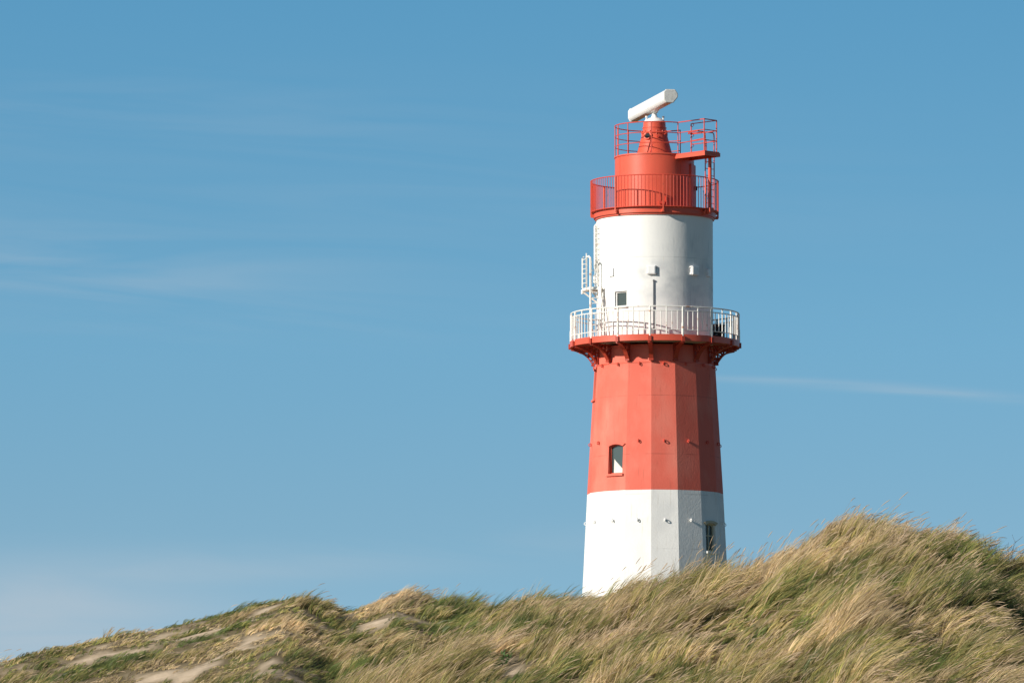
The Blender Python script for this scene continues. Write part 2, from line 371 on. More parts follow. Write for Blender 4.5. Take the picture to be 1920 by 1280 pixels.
# white cylinder with its window
zc_top = zy(412.5)
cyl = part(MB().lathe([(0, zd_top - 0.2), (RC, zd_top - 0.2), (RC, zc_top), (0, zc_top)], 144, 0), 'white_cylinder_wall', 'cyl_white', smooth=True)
aw = math.degrees(math.asin((1162 - 1227.6) / 109.3)); n, t = pol(aw, 1), Vector((math.cos(math.radians(aw)), math.sin(math.radians(aw)), 0))
ww, wh, wy = 23 * U / math.cos(math.radians(aw)) * .97, 29 * U, 560.2 + 9
boolean(cyl, [MB().box(n * RC + Vector((0, 0, zy(wy))), t, n, (0, 0, 1), ww, 0.40, wh)])
cyl.data.polygons.foreach_set('use_smooth', [True] * len(cyl.data.polygons)); cyl.data.set_sharp_from_angle(angle=math.radians(30))
o_ = n * (RC - 0.11) + Vector((0, 0, zy(wy))); fr = MB()
for s in (-1, 1):
    fr.box(o_ + t * s * (ww / 2 - 0.03), t, n, (0, 0, 1), 0.06, 0.05, wh); fr.box(o_ + Vector((0, 0, s * (wh / 2 - 0.025))), t, n, (0, 0, 1), ww - 0.12, 0.048, 0.05)
wp = part(fr, 'window', 'cyl_white'); wp['label'] = 'small square window in the white cylinder'
part(MB().box(o_ - n * 0.02, t, n, (0, 0, 1), ww - .12, 0.01, wh - 0.1), 'pane', 'pale_glass', wp)
part(MB().box(n * (RC + 0.0) + Vector((0, 0, zy(wy) - wh / 2 - 0.025)), t, n, (0, 0, 1), ww + 0.08, 0.12, 0.05), 'sill', 'cyl_white', wp)

# things fixed on the cylinder
def on_cyl(px, yfront, w_, h_, d_):
    a = math.degrees(math.asin((px - 1227.6) / 109.3)); n = pol(a, 1); t = Vector((math.cos(math.radians(a)), math.sin(math.radians(a)), 0))
    z = zy(yfront + 109.3 * math.cos(math.radians(a)) * 0.105)
    return n, t, n * (RC + d_ / 2 - 0.012) + Vector((0, 0, z))
for px, yy, w_, h_, d_ in ((1146, 510.5, 0.25, 0.30, 0.07), (1219.5, 506, 0.30, 0.33, 0.11), (1299, 507.5, 0.34, 0.34, 0.12), (1326, 511.5, 0.24, 0.28, 0.09)):
    n, t, c = on_cyl(px, yy, w_, h_, d_); mb = MB().box(c, t, n, (0, 0, 1), w_, d_, h_)
    if d_ > 0.1:
        for s in (-1, 1):
            for q in (-1, 1): mb.box(c + t * s * (w_ / 2 + .015) + Vector((0, 0, q * (h_ / 2 - .04))) - n * 0.03, t, n, (0, 0, 1), 0.05, 0.08, 0.05)
        mb.box(c + n * (d_ / 2 + .004), t, n, (0, 0, 1), w_ * .84, 0.02, h_ * .86)
    part(mb, 'junction_box', 'white_gear', bevel=0.008)
n, t, c = on_cyl(1223.3, 575, 0, 0, 0.05)
part(MB().box(n * (RC + .018) + Vector((0, 0, (zy(537) + zd_top) / 2)), t, n, (0, 0, 1), 0.045, 0.05, zy(537) - zd_top).box(n * (RC + .03) + Vector((0, 0, zy(537) )), t, n, (0, 0, 1), 0.06, 0.08, 0.05), 'grey_strip', 'grey_strip')  # narrow dark grey strip up the front of the cylinder
# cable trunk along the left edge
n, t = pol(-86, 1), Vector((math.cos(math.radians(-86)), math.sin(math.radians(-86)), 0))
zt, zb = zy(424), zy(502)
part(MB().prism([(0, zy(418)), (0.10, zt), (0.10, zb), (0, zy(514)), (-.02, zy(514)), (-.02, zy(418))], n * (RC - 0.005), n, (0, 0, 1), 0.42), 'cable_trunk', 'cyl_white', bevel=0.01)
part(MB().box(pol(-87, RC + 0.05, zy(524)), pol(-87, 1), t, (0, 0, 1), 0.16, 0.25, 0.30), 'junction_box', 'white_gear', bevel=0.01)
# wall ladder beside the trunk
lm = MB()
for s in (-1, 1): lm.tube([pol(-76 + s * 4.2, RC + 0.09, zy(425)), pol(-76 + s * 4.2, RC + 0.09, zy(560))], 0.02, 6)
wl = part(lm, 'wall_ladder', 'rail_white')
rm = MB().tube([pol(-80.2, RC + 0.09, zy(430)), pol(-71.8, RC + 0.09, zy(430))], 0.014, 6)
r0_ = part(rm, 'rung', 'rail_white', wl); nr = 14
for k in range(1, nr):
    o = r0_.copy(); C.objects.link(o); o.location.z = -k * (zy(430) - zy(556)) / (nr - 1)

# access landing on the left of the cylinder
def lp(px, dep, y):              # plan position by photo column and depth behind (+) the axis plane in px
    return Vector(((px - 1227.6) * U, dep * U, zy(y)))
def yax(y, dep): return y + -dep * 0.105      # row -> axis row for a point 'dep' px behind the axis
A0, A1 = lp(1093, -40, 0), lp(1123, -48, 0)
# platform plate
def P3(px, dep, yimg): return lp(px, dep, yax(yimg, dep))
ld = empty('access_ladder', (0, 0, 0)); ld.parent = T
plat = MB()
c0, c1, c2, c3 = P3(1091.5, -22, 541), P3(1105, -52, 538), P3(1126, -52, 538), P3(1120, -22, 541)
zp = zy(543)
cs = [Vector((c.x, c.y, zp)) for c in (c0, c1, c2, c3)]; ds = [c - Vector((0, 0, 0.05)) for c in cs]
plat.add(cs + ds, [(0, 1, 2, 3), (7, 6, 5, 4), (0, 4, 5, 1), (1, 5, 6, 2), (2, 6, 7, 3), (3, 7, 4, 0)])
for i in range(4):
    a, b = ds[i], ds[(i + 1) % 4]; plat.tube([a - Vector((0, 0, .04)), b - Vector((0, 0, .04))], 0.04, 4)
plat.tube([ds[0] - Vector((0, 0, .16)), ds[0]], 0.05, 8)
plat.tube([ds[0] - Vector((0, 0, .06)), Vector((ds[3].x, ds[3].y, zp - 0.55))], 0.035, 6)
plat.tube([ds[1] - Vector((0, 0, .06)), Vector((ds[2].x, ds[2].y, zp - 0.5))], 0.035, 6)
part(plat, 'landing', 'rail_white', ld)
q0 = [P3(1091.8, -22, 0), P3(1099, -40, 0)]
for q in q0: q.z = 0
def V(p, z): return Vector((p.x, p.y, z))
gp = MB()
gp.tube([V(q0[0], zp), V(q0[0], zy(487)), V(q0[0] * .7 + q0[1] * .3, zy(484.5))], 0.03, 8).box(V(q0[1], (zp + zy(485)) / 2), (1, .3, 0), (0, 1, 0), (0, 0, 1), 0.07, 0.06, zy(485) - zp)
gp.tube([V(q0[1], zy(485)), V(q0[1], zy(479))], 0.025, 6)
for k in range(6): gp.tube([V(q0[0], zp + 0.18 + k * 0.18), V(q0[1], zp + 0.18 + k * 0.18)], 0.016, 6)
part(gp, 'guard_panel', 'rail_white', ld)
s1 = P3(1106.3, -58, 0); s1.z = 0; s2 = P3(1123.8, -58, 0); s2.z = 0; s3 = P3(1107.5, -30, 0); s3.z = 0
st = MB().tube([V(q0[1], zy(487)), V(q0[1] * .4 + s1 * .6, zy(486)), V(s1, zy(490)), V(s1, zy(530)), V(s1, zy(560)), V(s1, zd_top)], 0.040, 8)
part(st, 'stile', 'rail_white', ld)
part(MB().box(V(s2, (zp + zd_top) / 2), (1, -.6, 0), (.6, 1, 0), (0, 0, 1), 0.13, 0.05, zp - zd_top), 'stile', 'rail_white', ld)
part(MB().tube([V(s3, zp), V(s3, zy(493))], 0.032, 8).tube([V(s3, zy(510)), V(pol(-72, RC), zy(510))], 0.014, 6), 'post', 'rail_white', ld)
part(MB().tube([V(s2, zp), V(lp(1137, -72, 0), zd_top)], 0.026, 8), 'brace', 'rail_white', ld)
part(MB().tube([V(lp(1106, -70, 0), zd_top + 0.9), V(lp(1112, -78, 0), zd_top)], 0.024, 8), 'brace', 'rail_white', ld)
for k in range(8):
    z = zp - 0.22 - k * 0.205
    part(MB().tube([V(s1, z), V(s2, z)], 0.017, 6), 'rung', 'rail_white', ld)

# ---- upper gallery
RU = 120 * U; zu = zy(401)
part(MB().lathe([(RC - 0.1, zc_top - .002), (RC + 0.05, zc_top - 0.03), (RC + 0.05, zy(411)), (114.8 * U, zy(410.5)), (114.8 * U, zu), (RU - 0.03, zu), (RU - 0.03, zu + 0.05), (0.0, zu + 0.05)], 96, 0), 'upper_gallery_deck', 'steel_red', smooth=True)
zt_ = zy(341.2)
ur = part(MB().tube([pol(i * 3.75, RU, zt_) for i in range(96)], 0.020, 8, True).tube([pol(i * 3.75, RU, zy(399.5)) for i in range(96)], 0.018, 6, True), 'upper_railing', 'rail_red', smooth=True)
pp = MB().box((0, -RU, (zt_ + zy(408)) / 2), (1, 0, 0), (0, 1, 0), (0, 0, 1), 0.05, 0.06, zt_ - zy(408)).box((0, -RU + .06, zy(407)), (1, 0, 0), (0, 1, 0), (0, 0, 1), 0.09, 0.14, 0.12)
pb = MB()
for k in range(1, 14): pb.tube([pol(45 / 14 * k, RU, zy(400)), pol(45 / 14 * k, RU, zt_)], 0.0125, 6)
p1, p2 = part(pp, 'post', 'steel_red', ur), part(pb, 'baluster_panel', 'rail_red', ur)
for src in (p1, p2):
    for k in range(8):
        o = src if k == 0 else src.copy()
        if k: C.objects.link(o)
        o.rotation_euler[2] = math.radians(6.5 + 45 * k)
# drum
RD = 74.5 * U; zdt = zy(295)
drum = part(MB().lathe([(0, zu), (RD, zu), (RD, zdt - 0.05), (RD + 0.03, zdt - 0.05), (RD + 0.03, zdt), (0, zdt)], 96, 0), 'red_drum', 'steel_red', smooth=True)
# door, in its frame, on the drum's right side where the ladder lands, and a small hatch facing the front
def on_drum(a): return pol(a, 1), Vector((math.cos(math.radians(a)), math.sin(math.radians(a)), 0))
n, t = on_drum(76)
dr = part(MB().box(n * (RD - 0.045) + Vector((0, 0, zu + 0.95)), t, n, (0, 0, 1), 0.75, 0.12, 1.75), 'door', 'rail_red', bevel=0.01)
part(MB().box(n * (RD + 0.06) + t * 0.28 + Vector((0, 0, zu + 0.95)), t, n, (0, 0, 1), 0.05, 0.06, 0.16), 'handle', 'dark', dr)
n, t = on_drum(9)
part(MB().box(n * (RD + 0.0) + Vector((0, 0, zy(388))), t, n, (0, 0, 1), 0.22, 0.10, 0.10).box(n * (RD + 0.02) + t * 0.17 + Vector((0, 0, zy(383))), t, n, (0, 0, 1), 0.03, 0.06, 0.28), 'cleat', 'rail_red')
# vertical weld seams as thin proud strips
for a in (40, -62):
    n, t = on_drum(a); part(MB().box(n * (RD - 0.003) + Vector((0, 0, (zu + zdt) / 2)), t, n, (0, 0, 1), 0.03, 0.02, zdt - zu - 0.12), 'seam', 'steel_red')
# cone
XC = 0.0
zc0 = zdt; zc1 = zy(252); zc2 = zy(230.5)
cone = part(MB().lathe([(0, zc0), (35 * U, zc0), (35 * U, zc0 + .03), (34 * U, zc0 + .06), (23.5 * U, zc1), (25 * U, zc1), (25 * U, zc1 + 0.06), (22 * U, zc1 + 0.06), (22 * U, zc1 + .22), (22.8 * U, zc1 + .22), (22.8 * U, zc1 + .25), (21.3 * U, zc1 + .25), (21 * U, zc2), (0, zc2)], 48, 0), 'cone', 'steel_red', smooth=True)
for k in range(12):
    part(MB().tube([pol(k * 30 + 8, 23.9 * U, zc1 - 0.05), pol(k * 30 + 8, 23.9 * U, zc1 + 0.11)], 0.022, 6), 'bolt', 'steel_red', cone)
a = -30; n, t = pol(a, 1), Vector((math.cos(math.radians(a)), math.sin(math.radians(a)), 0))
zpz = zy(257.5); slope = Vector((n.x, n.y, 0.24)).normalized()
ctr = n * (26.3 * U) + Vector((0, 0, zpz)); up = slope.cross(t).normalized()
ptube = MB().tube([ctr + (t * math.cos(i * .3927) + up * math.sin(i * .3927)) * 0.135 for i in range(16)], 0.035, 8, True)
ph = part(ptube, 'porthole', 'steel_red', cone, smooth=True)
part(MB().tube([ctr - slope * 0.1, ctr + slope * 0.012], 0.12, 20), 'porthole_glass', 'hole', cone)
part(MB().tube([pol(12, 24.5 * U, zy(259)), pol(12, 28 * U, zy(259))], 0.05, 8).tube([pol(45, 25 * U, zc1 + .03), pol(45, 31 * U, zc1 + .10), pol(42, 31.5 * U, zc1 - .02), pol(42, 27 * U, zc1 - .05)], 0.016, 6), 'lug', 'rail_red', cone)
part(MB().tube([pol(-7, 28.5 * U, zy(272)), pol(-17, 35 * U, zy(294))], 0.014, 6), 'cable', 'rail_red', cone)
# white dome, pedestal and radar scanner
dome = part(MB().lathe([(0, zc2), (20.5 * U, zc2), (20.5 * U, zc2 + .03), (18 * U, zc2 + 0.10), (13 * U, zc2 + 0.16), (7 * U, zc2 + 0.19), (5 * U, zc2 + 0.26), (4.5 * U, zc2 + 0.36), (7 * U, zc2 + 0.40), (7 * U, zc2 + 0.47), (0, zc2 + 0.47)], 40, 0), 'dome_cap', 'white_gear', smooth=True)
for a in (70, -60, 160): part(MB().tube([pol(a, 17.5 * U, zc2 + .02), pol(a, 17.5 * U, zc2 + .20)], 0.03, 8).tube([pol(a, 17.5 * U, zc2 + .17), pol(a, 17.5 * U, zc2 + .235)], 0.045, 8), 'vent', 'white_gear', dome)
ra = 12.4; ax = pol(ra, 1); si = Vector((math.cos(math.radians(ra)), math.sin(math.radians(ra)), 0)); zr = zy(198.5)
prof = [(p_[0] * 1.12, p_[1] * 1.3) for p_ in [(-0.235, -0.10), (-0.17, -0.19), (0.08, -0.19), (0.235, -0.02), (0.235, 0.07), (0.14, 0.19), (-0.17, 0.19), (-0.235, 0.11)]]
half = 2.85
radar = part(MB().prism(prof, (-0.06, 0, zr), si, (0, 0, 1), 2 * half), 'radar_scanner', 'white_gear', bevel=0.05)
part(MB().prism([(p[0] * 1.04, p[1] * 1.04) for p in prof], Vector((-0.06, 0, zr)) + ax * (half + 0.03), si, (0, 0, 1), 0.06), 'end_cap', 'gear_end', radar, bevel=0.03)
part(MB().prism([(p[0] * 1.04, p[1] * 1.04) for p in prof], Vector((-0.06, 0, zr)) - ax * (half + 0.03), si, (0, 0, 1), 0.06), 'end_cap', 'white_gear', radar, bevel=0.015)
part(MB().box((-.03, 0, zr - 0.20), si, ax, (0, 0, 1), 0.22, 0.9, 0.09).tube([(0, 0, zc2 + 0.47), (-.03, 0, zr - 0.16)], 0.09, 12)
     .tube([Vector((-.03, 0, zc2 + .42)) + si * .0 + ax * .3, Vector((-.03, 0, zr - .17)) + ax * .42], 0.03, 8), 'pedestal', 'white_gear', radar)

# ---- top railing and the side platform
ztop = [zy(237.5), zy(257), zy(276)]
RT = 74.6 * U
tr = empty('top_railing', (0, 0, 0)); tr.parent = T
for z in ztop:
    part(MB().tube([pol(35 - i * (360 - 103) / 60, RT, z) for i in range(61)], 0.020 if z == ztop[0] else 0.016, 8), 'rail', 'rail_red', tr, smooth=True)
for a in (35, -5.5, -43, -67, -84, -113, -140, -170, 160, 138):
    part(MB().tube([pol(a, RT, zdt - 0.08), pol(a, RT, ztop[0])], 0.019, 8), 'post', 'rail_red', tr)
W2 = lambda ox, dp: Vector((ox * U, dp * U, 0))
PA, PB, PC, PD = W2(39, -64), W2(91, -119), W2(119, -92), W2(70, -36)
zpt, zpb = zy(296.5), zy(305)
sp = MB()
for k in range(1): pass
top = [V(p, zpt) for p in (PA, PB, PC, PD)]; bot = [V(p, zpt - 0.04) for p in (PA, PB, PC, PD)]
sp.add(top + bot, [(0, 1, 2, 3), (7, 6, 5, 4), (0, 4, 5, 1), (1, 5, 6, 2), (2, 6, 7, 3), (3, 7, 4, 0)])
side = part(sp, 'side_platform', 'rail_red')
dirAB = (PB - PA).normalized(); dirBC = (PC - PB).normalized()
for p, q in ((PA - dirAB * .1, PB + dirAB * .03), (PB, PC + dirBC * .03), (PC, PD - dirAB * .1)):
    dq = q - p; part(MB().box(V((p + q) / 2, (zpt + zpb) / 2 - .025), dq, dq.cross(Vector((0, 0, 1))), (0, 0, 1), dq.length, 0.05, zpt - zpb + 0.02 - .05), 'fascia', 'steel_red', side)
mid = (PA + PD) / 2
part(MB().box(V((PB + PC) / 2 - dirAB * .5, zpb + .05), dirBC, dirAB, (0, 0, 1), (PC - PB).length - .08, 0.06, 0.1), 'crossbeam', 'steel_red', side)
CP = W2(102, -72)
part(MB().tube([V(CP, zy(409)), V(CP, zpb + 0.05)], 0.068, 14).box(V(CP, zy(402)) , (1, 1, 0), (1, -1, 0), (0, 0, 1), 0.22, 0.2, 0.16).box(V(CP * .93, zy(407)), pol(55, 1), pol(145, 1), (0, 0, 1), 0.35, 0.12, 0.12), 'column', 'steel_red')
pr = empty('platform_railing', (0, 0, 0)); pr.parent = T
E = pol(35, RT); E = W2(43, -61)
PBi, PCi = PB - dirAB * .06 - dirBC * -.04, PC - dirAB * .1 - dirBC * .04
G = W2(68, -40)
for z in ztop:
    part(MB().tube([V(E, z), V(PBi, z), V(PCi, z)], 0.020 if z == ztop[0] else .016, 8), 'rail', 'rail_red', pr)
    part(MB().tube([V(PCi, z), V(G, z)], 0.018, 8), 'rail', 'rail_red', pr)
for p in (PBi, PCi, G): part(MB().tube([V(p, zpt - .1), V(p, ztop[0])], 0.022, 8), 'post', 'rail_red', pr)
for z in ztop:                   # gate loops on the inner post
    part(MB().tube([V(G, z), V(G, z) + Vector((.07, 0, .03)), V(G, z) + Vector((.10, 0, -.06)), V(G, z) + Vector((.05, 0, -.11)), V(G, z) + Vector((0, 0, -.08))], 0.014, 6), 'hinge', 'rail_red', pr)
hr0, hr1 = pol(138, RT), W2(92, -20)
for z in (zy(262), zy(285)): part(MB().tube([V(hr0, z), V(hr1, z), V(W2(97, -22), z - .06), V(W2(97, -22), z - .5)], 0.017, 6), 'handrail', 'rail_red', pr)
# ladder from the gallery to the platform
LA, LB = W2(94, -52), W2(111, -36)
lad = empty('ladder', (0, 0, 0)); lad.parent = T
for p, bend in ((LA, -12), (LB, -16)):
    q = p + W2(-16, -16) * .9
    part(MB().tube([V(p, zu + 0.05), V(p, zy(262)), V(p * .97 + q * .03, zy(257)), V(p * .85 + q * .15, zy(254)), V(q, zy(254)), V(W2(62, -60 if p is LA else -42), zy(256))], 0.021, 8), 'stile', 'rail_red', lad)
k = 0; z = zu + 0.3
while z < zpt + 0.05:
    part(MB().tube([V(LA, z), V(LB, z)], 0.014, 6), 'rung', 'rail_red', lad); z += 0.26

# black equipment box on the lower gallery (a thing of its own)
bx = empty('equipment_box', (2.55, 0.45, zd_top)); tag(bx, 'small black equipment box on the right side of the white railed gallery', 'equipment box')
bb = MB().box((2.42, 0.40, zd_top + 0.35), (1, 0, 0), (0, 1, 0), (0, 0, 1), 0.44, 0.46, 0.60).box((2.42, 0.40, zd_top + 0.025), (1, 0, 0), (0, 1, 0), (0, 0, 1), 0.36, 0.38, 0.05)
bb.build('body', M['dark'], bx, bx.location, bevel=0.02)
MB().box((2.42, 0.40, zd_top + 0.665), (1, 0, 0), (0, 1, 0), (0, 0, 1), 0.48, 0.50, 0.03).build('lid', M['dark'], bx, bx.location, bevel=0.01)
MB().box((2.42 - .1, 0.40 - .235, zd_top + 0.3), (1, 0, 0), (0, 1, 0), (0, 0, 1), 0.10, 0.02, 0.04).build('handle', M['grey_strip'], bx, bx.location)

# ------------------------------------------------------------------ the dunes
def vnoise(x, y, seed):
    xi = np.floor(x).astype(np.int64); yi = np.floor(y).astype(np.int64); fx = x - xi; fy = y - yi
    fx = fx * fx * (3 - 2 * fx); fy = fy * fy * (3 - 2 * fy)
    def h(a, b):
        n_ = (a * 374761393 + b * 668265263 + seed * 974634777) & 0x7fffffff
        n_ = ((n_ ^ (n_ >> 13)) * 1274126177) & 0x7fffffff
        return ((n_ ^ (n_ >> 16)) & 0xffff) / 65535.0
    return (h(xi, yi) * (1 - fx) + h(xi + 1, yi) * fx) * (1 - fy) + (h(xi, yi + 1) * (1 - fx) + h(xi + 1, yi + 1) * fx) * fy
def fbm(x, y, seed, oct_=4):
    s = 0; a = 0.5; t_ = 0
    for i in range(oct_): s = s + a * vnoise(x * 2 ** i, y * 2 ** i, seed + i); t_ += a; a *= 0.5
    return s / t_
# crest lines: photo columns, rows and the distance at which each dune crest stands
LX = [-900, -300, 0, 100, 200, 300, 400, 480, 540, 600, 640, 690, 745, 800, 860, 900, 960, 1030, 1090, 1200, 1400, 1700, 2300]
LY = [1325, 1272, 1236, 1211, 1190, 1172, 1154, 1136, 1120, 1136, 1150, 1136, 1116, 1130, 1140, 1144, 1137, 1138, 1140, 1156, 1190, 1220, 1230]
RX = [-300, 300, 600, 700, 800, 900, 1000, 1090, 1150, 1250, 1300, 1364, 1420, 1480, 1540, 1580, 1640, 1700, 1760, 1800, 1840, 1870, 1920, 2100, 2400]
RY = [1560, 1430, 1330, 1295, 1262, 1240, 1212, 1180, 1136, 1120, 1117, 1109, 1086, 1062, 1012, 1002, 1006, 1016, 1014, 1026, 1070, 1078, 1074, 1084, 1130]
TL, TR = 160.0, 124.0
lw = np.array([at(x, y, TL) for x, y in zip(LX, LY)]); rw = np.array([at(x, y, TR) for x, y in zip(RX, RY)])
def bumpy(s, k): return np.sqrt(s * s + k * k) - k
def H(X, Y):
    t_ = Y - CAM.y
    # left, farther dune
    zl = np.interp(X, lw[:, 0], lw[:, 2]); s = TL - t_ + (fbm(X * .12, X * 0 + 3, 5) - .5) * 6
    fl = zl - np.where(s > 0, 0.235 * bumpy(s, 1.2), 0.10 * bumpy(s, 3.0))
    und = (fbm(X * .33 + 9, Y * .45, 21) - .5) * 0.26 + (fbm(X * .8, Y * 1.3, 31) - .5) * 0.26
    fl = fl + und * np.clip(s / 2.5, 0, 1)
    zr_ = np.interp(X, rw[:, 0], rw[:, 2]); s2 = TR - t_ + (fbm(X * .15, X * 0 + 7, 15) - .5) * 4
    fr_ = zr_ - np.where(s2 > 0, 0.27 * bumpy(s2, 1.0), 0.22 * bumpy(s2, 2.0))
    und2 = (fbm(X * .4 + 2, Y * .4, 41) - .5) * 1.0 + (fbm(X * 1.1, Y * 1.1, 51) - .5) * 0.28
    fr_ = fr_ + und2 * np.clip(s2 / 2.5, 0, 1)
    back = 1.2 + (ZG - 1.4) * np.clip((t_ - 150) / 85, 0, 1) * np.clip((420 - t_) / 140, 0, 1) + (fbm(X * .05, Y * .05, 61) - .5) * 1.2
    d = np.sqrt(X * X + Y * Y); k = np.clip((22 - d) / 12, 0, 1); back = back * (1 - k) + (ZG - 0.05) * k
    back = np.where(t_ > 150, back, -50)
    base = np.where(t_ < 150, (fbm(X * .08, Y * .08, 71) - .5) * 0.5, -3.0)
    h = np.maximum(np.maximum(fl, fr_), np.maximum(back, base))
    return h
def axis(lo, hi, step, far, grow=1.25):
    a = list(np.arange(lo, hi + 1e-6, step)); s = step
    while a[-1] < far: s *= grow; a.append(a[-1] + s)
    s = step
    while a[0] > -far: s *= grow; a.insert(0, a[0] - s)
    return np.array(a)
gx = axis(-30, 22, 0.22, 6000); gy = axis(CAM.y + 92, CAM.y + 178, 0.22, 6000)
GX, GY = np.meshgrid(gx, gy); GZ = H(GX, GY)
def np_mesh(name, verts, quads, m, cols=None, attr='blade_colour'):
    me = bpy.data.meshes.new(name); me.vertices.add(len(verts)); me.vertices.foreach_set('co', verts.astype(np.float32).ravel())
    me.loops.add(quads.size); me.loops.foreach_set('vertex_index', quads.astype(np.int32).ravel())
    me.polygons.add(len(quads)); me.polygons.foreach_set('loop_start', np.arange(0, quads.size, quads.shape[1], dtype=np.int32))
    me.polygons.foreach_set('use_smooth', np.ones(len(quads), dtype=bool))
    me.update(calc_edges=True); me.materials.append(m)
    if cols is not None:
        at_ = me.color_attributes.new(attr, 'FLOAT_COLOR', 'POINT')
        at_.data.foreach_set('color', np.concatenate([cols, np.ones((len(cols), 1))], 1).astype(np.float32).ravel())
    o = bpy.data.objects.new(name, me); C.objects.link(o); return o
ny, nx = GX.shape; idx = np.arange(ny * nx).reshape(ny, nx)
Q = np.stack([idx[:-1, :-1], idx[:-1, 1:], idx[1:, 1:], idx[1:, :-1]], -1).reshape(-1, 4)
sand = mat('dune_sand', (0.58, 0.46, 0.33), 0.9, 0.1, 0.25, 0.9, 1.0, 9.0, [((0.36, 0.27, 0.17), 2.2, 0.5, 0.62, 0.5, (.6, 1.6, 2), 5, None)])
_t = sand.node_tree; _b = _t.nodes['Principled BSDF']; _src = _b.inputs['Base Color'].links[0].from_socket      # grown-over ground away from the two crests
_g = _t.nodes.new('ShaderNodeNewGeometry'); _s = _t.nodes.new('ShaderNodeSeparateXYZ'); _t.links.new(_g.outputs['Position'], _s.inputs[0])
def _mr(sock, a, b_):
    q = _t.nodes.new('ShaderNodeMapRange'); _t.links.new(sock, q.inputs[0]); q.inputs[1].default_value = a; q.inputs[2].default_value = b_; return q.outputs[0]
_f = _mr(_s.outputs[1], CAM.y + 166, CAM.y + 176)
for a_ in ((_s.outputs[0], 22, 30), (_s.outputs[0], -32, -40), (_s.outputs[1], CAM.y + 96, CAM.y + 86)):
    q = _t.nodes.new('ShaderNodeMath'); q.operation = 'MAXIMUM'; _t.links.new(_f, q.inputs[0]); _t.links.new(_mr(*a_), q.inputs[1]); _f = q.outputs[0]
_n = _t.nodes.new('ShaderNodeTexNoise'); _n.inputs['Scale'].default_value = 0.25; _n.inputs['Detail'].default_value = 8; _t.links.new(_g.outputs['Position'], _n.inputs['Vector'])
_c = _t.nodes.new('ShaderNodeValToRGB'); _t.links.new(_n.outputs['Fac'], _c.inputs[0]); _c.color_ramp.elements[0].position = .35; _c.color_ramp.elements[0].color = (.06, .075, .025, 1); _c.color_ramp.elements[1].position = .7; _c.color_ramp.elements[1].color = (.22, .17, .09, 1)
_m = _t.nodes.new('ShaderNodeMix'); _m.data_type = 'RGBA'; _t.links.new(_f, _m.inputs[0]); _t.links.new(_src, _m.inputs[6]); _t.links.new(_c.outputs[0], _m.inputs[7]); _t.links.new(_m.outputs[2], _b.inputs['Base Color'])

# ------------------------------------------------------------------ marram grass
rng = np.random.default_rng(7)
def Hs(x, y): return H(np.asarray(x, float), np.asarray(y, float))
def hit(px, py):                 # where the sight line meets the dune
    t_ = np.arange(95, 175, 0.1); p = np.array([at(px, py, q) for q in t_]); h = Hs(p[:, 0], p[:, 1]); k = np.argmax(h > p[:, 2])
    return p[k, 0], p[k, 1]
XR0, XR1 = -24.0, 16.0
LIT = True
def field(X, Y, spots):
    f = np.zeros_like(X)
    for (px, py, rx, ry, amt) in spots:
        cx, cy = hit(px, py); f += amt * np.exp(-(((X - cx) / rx) ** 2 + ((Y - cy) / ry) ** 2))
    return f
SAND = [(20, 1262, .7, .5, .8), (150, 1238, .8, .4, .6), (330, 1268, .8, .5, .8), (260, 1222, .6, .4, .5), (490, 1166, .5, .7, .5), (420, 1180, .8, .4, .5), (100, 1262, .5, .4, .6),
        (905, 1146, .9, 2.2, 2.0), (770, 1172, .5, 1.1, 1.3), (655, 1156, .35, 1.0, 1.0), (948, 1258, .5, 1.5, 2.4), (540, 1258, .4, .4, .4), (450, 1200, .5, .4, .5), (700, 1186, .5, .8, .9), (330, 1225, .7, .3, .5), (1858, 1100, .35, 1.3, .7)]
GREEN = [(400, 1160, 1.6, .8, 1.1), (280, 1186, 1.3, .8, .9), (620, 1140, .6, 1.0, 1.0), (820, 1160, .6, 1.2, 1.2), (110, 1225, 1.2, .7, .8), (200, 1255, 1.5, 1.0, 1.0), (560, 1128, 1.3, 1.0, 1.0), (370, 1205, .8, .9, .7), (1000, 1122, 2.0, 2.0, .8), (840, 1150, .6, 1.0, 1.2), (700, 1118, .5, 1.2, .8),
         (1060, 1190, .55, .8, 1.2), (1290, 1125, .8, 1.5, .9), (1160, 1110, .8, 1.0, .7), (1860, 1090, 1.5, 2.0, .9), (1760, 1110, .8, 1.0, .6), (1480, 1120, .7, 1.2, .6), (1340, 1160, .7, .8, .5), (730, 1225, 1.0, .8, .5), (1620, 1130, .7, .8, .5), (1700,1200,.6,.6,.4), (1230, 1230, .6, .7, .5)]
DRY = [(700, 1140, .7, 1.0, 1.0), (560, 1200, 1.2, 1.4, .9), (480, 1250, .8, .8, .7), (900, 1190, .9, 1.2, .9), (1150, 1200, .7, 1.0, .8), (1640, 985, 1.2, 2.5, .8), (1780, 1010, .8, 1.8, .9), (1400, 1060, .8, 1.5, .6),
       (1200, 1270, 1.2, .8, .8), (1440, 1230, 1.0, .9, .6), (1850, 1230, 1.0, 1.0, .7), (750, 1130, .35, 1.2, 1.0), (1100, 1150, .6, .8, .4)]
nt_ = 26000
tx = rng.uniform(XR0, XR1, nt_ * 3); tt = rng.uniform(103, 166, nt_ * 3); ty = tt + CAM.y
# keep the tufts that stand on a face the photo can see (plus a margin), thin out the rest
hz = Hs(tx, ty); elev = (hz - CAM.z) / tt
keep = (elev > 0.0415)
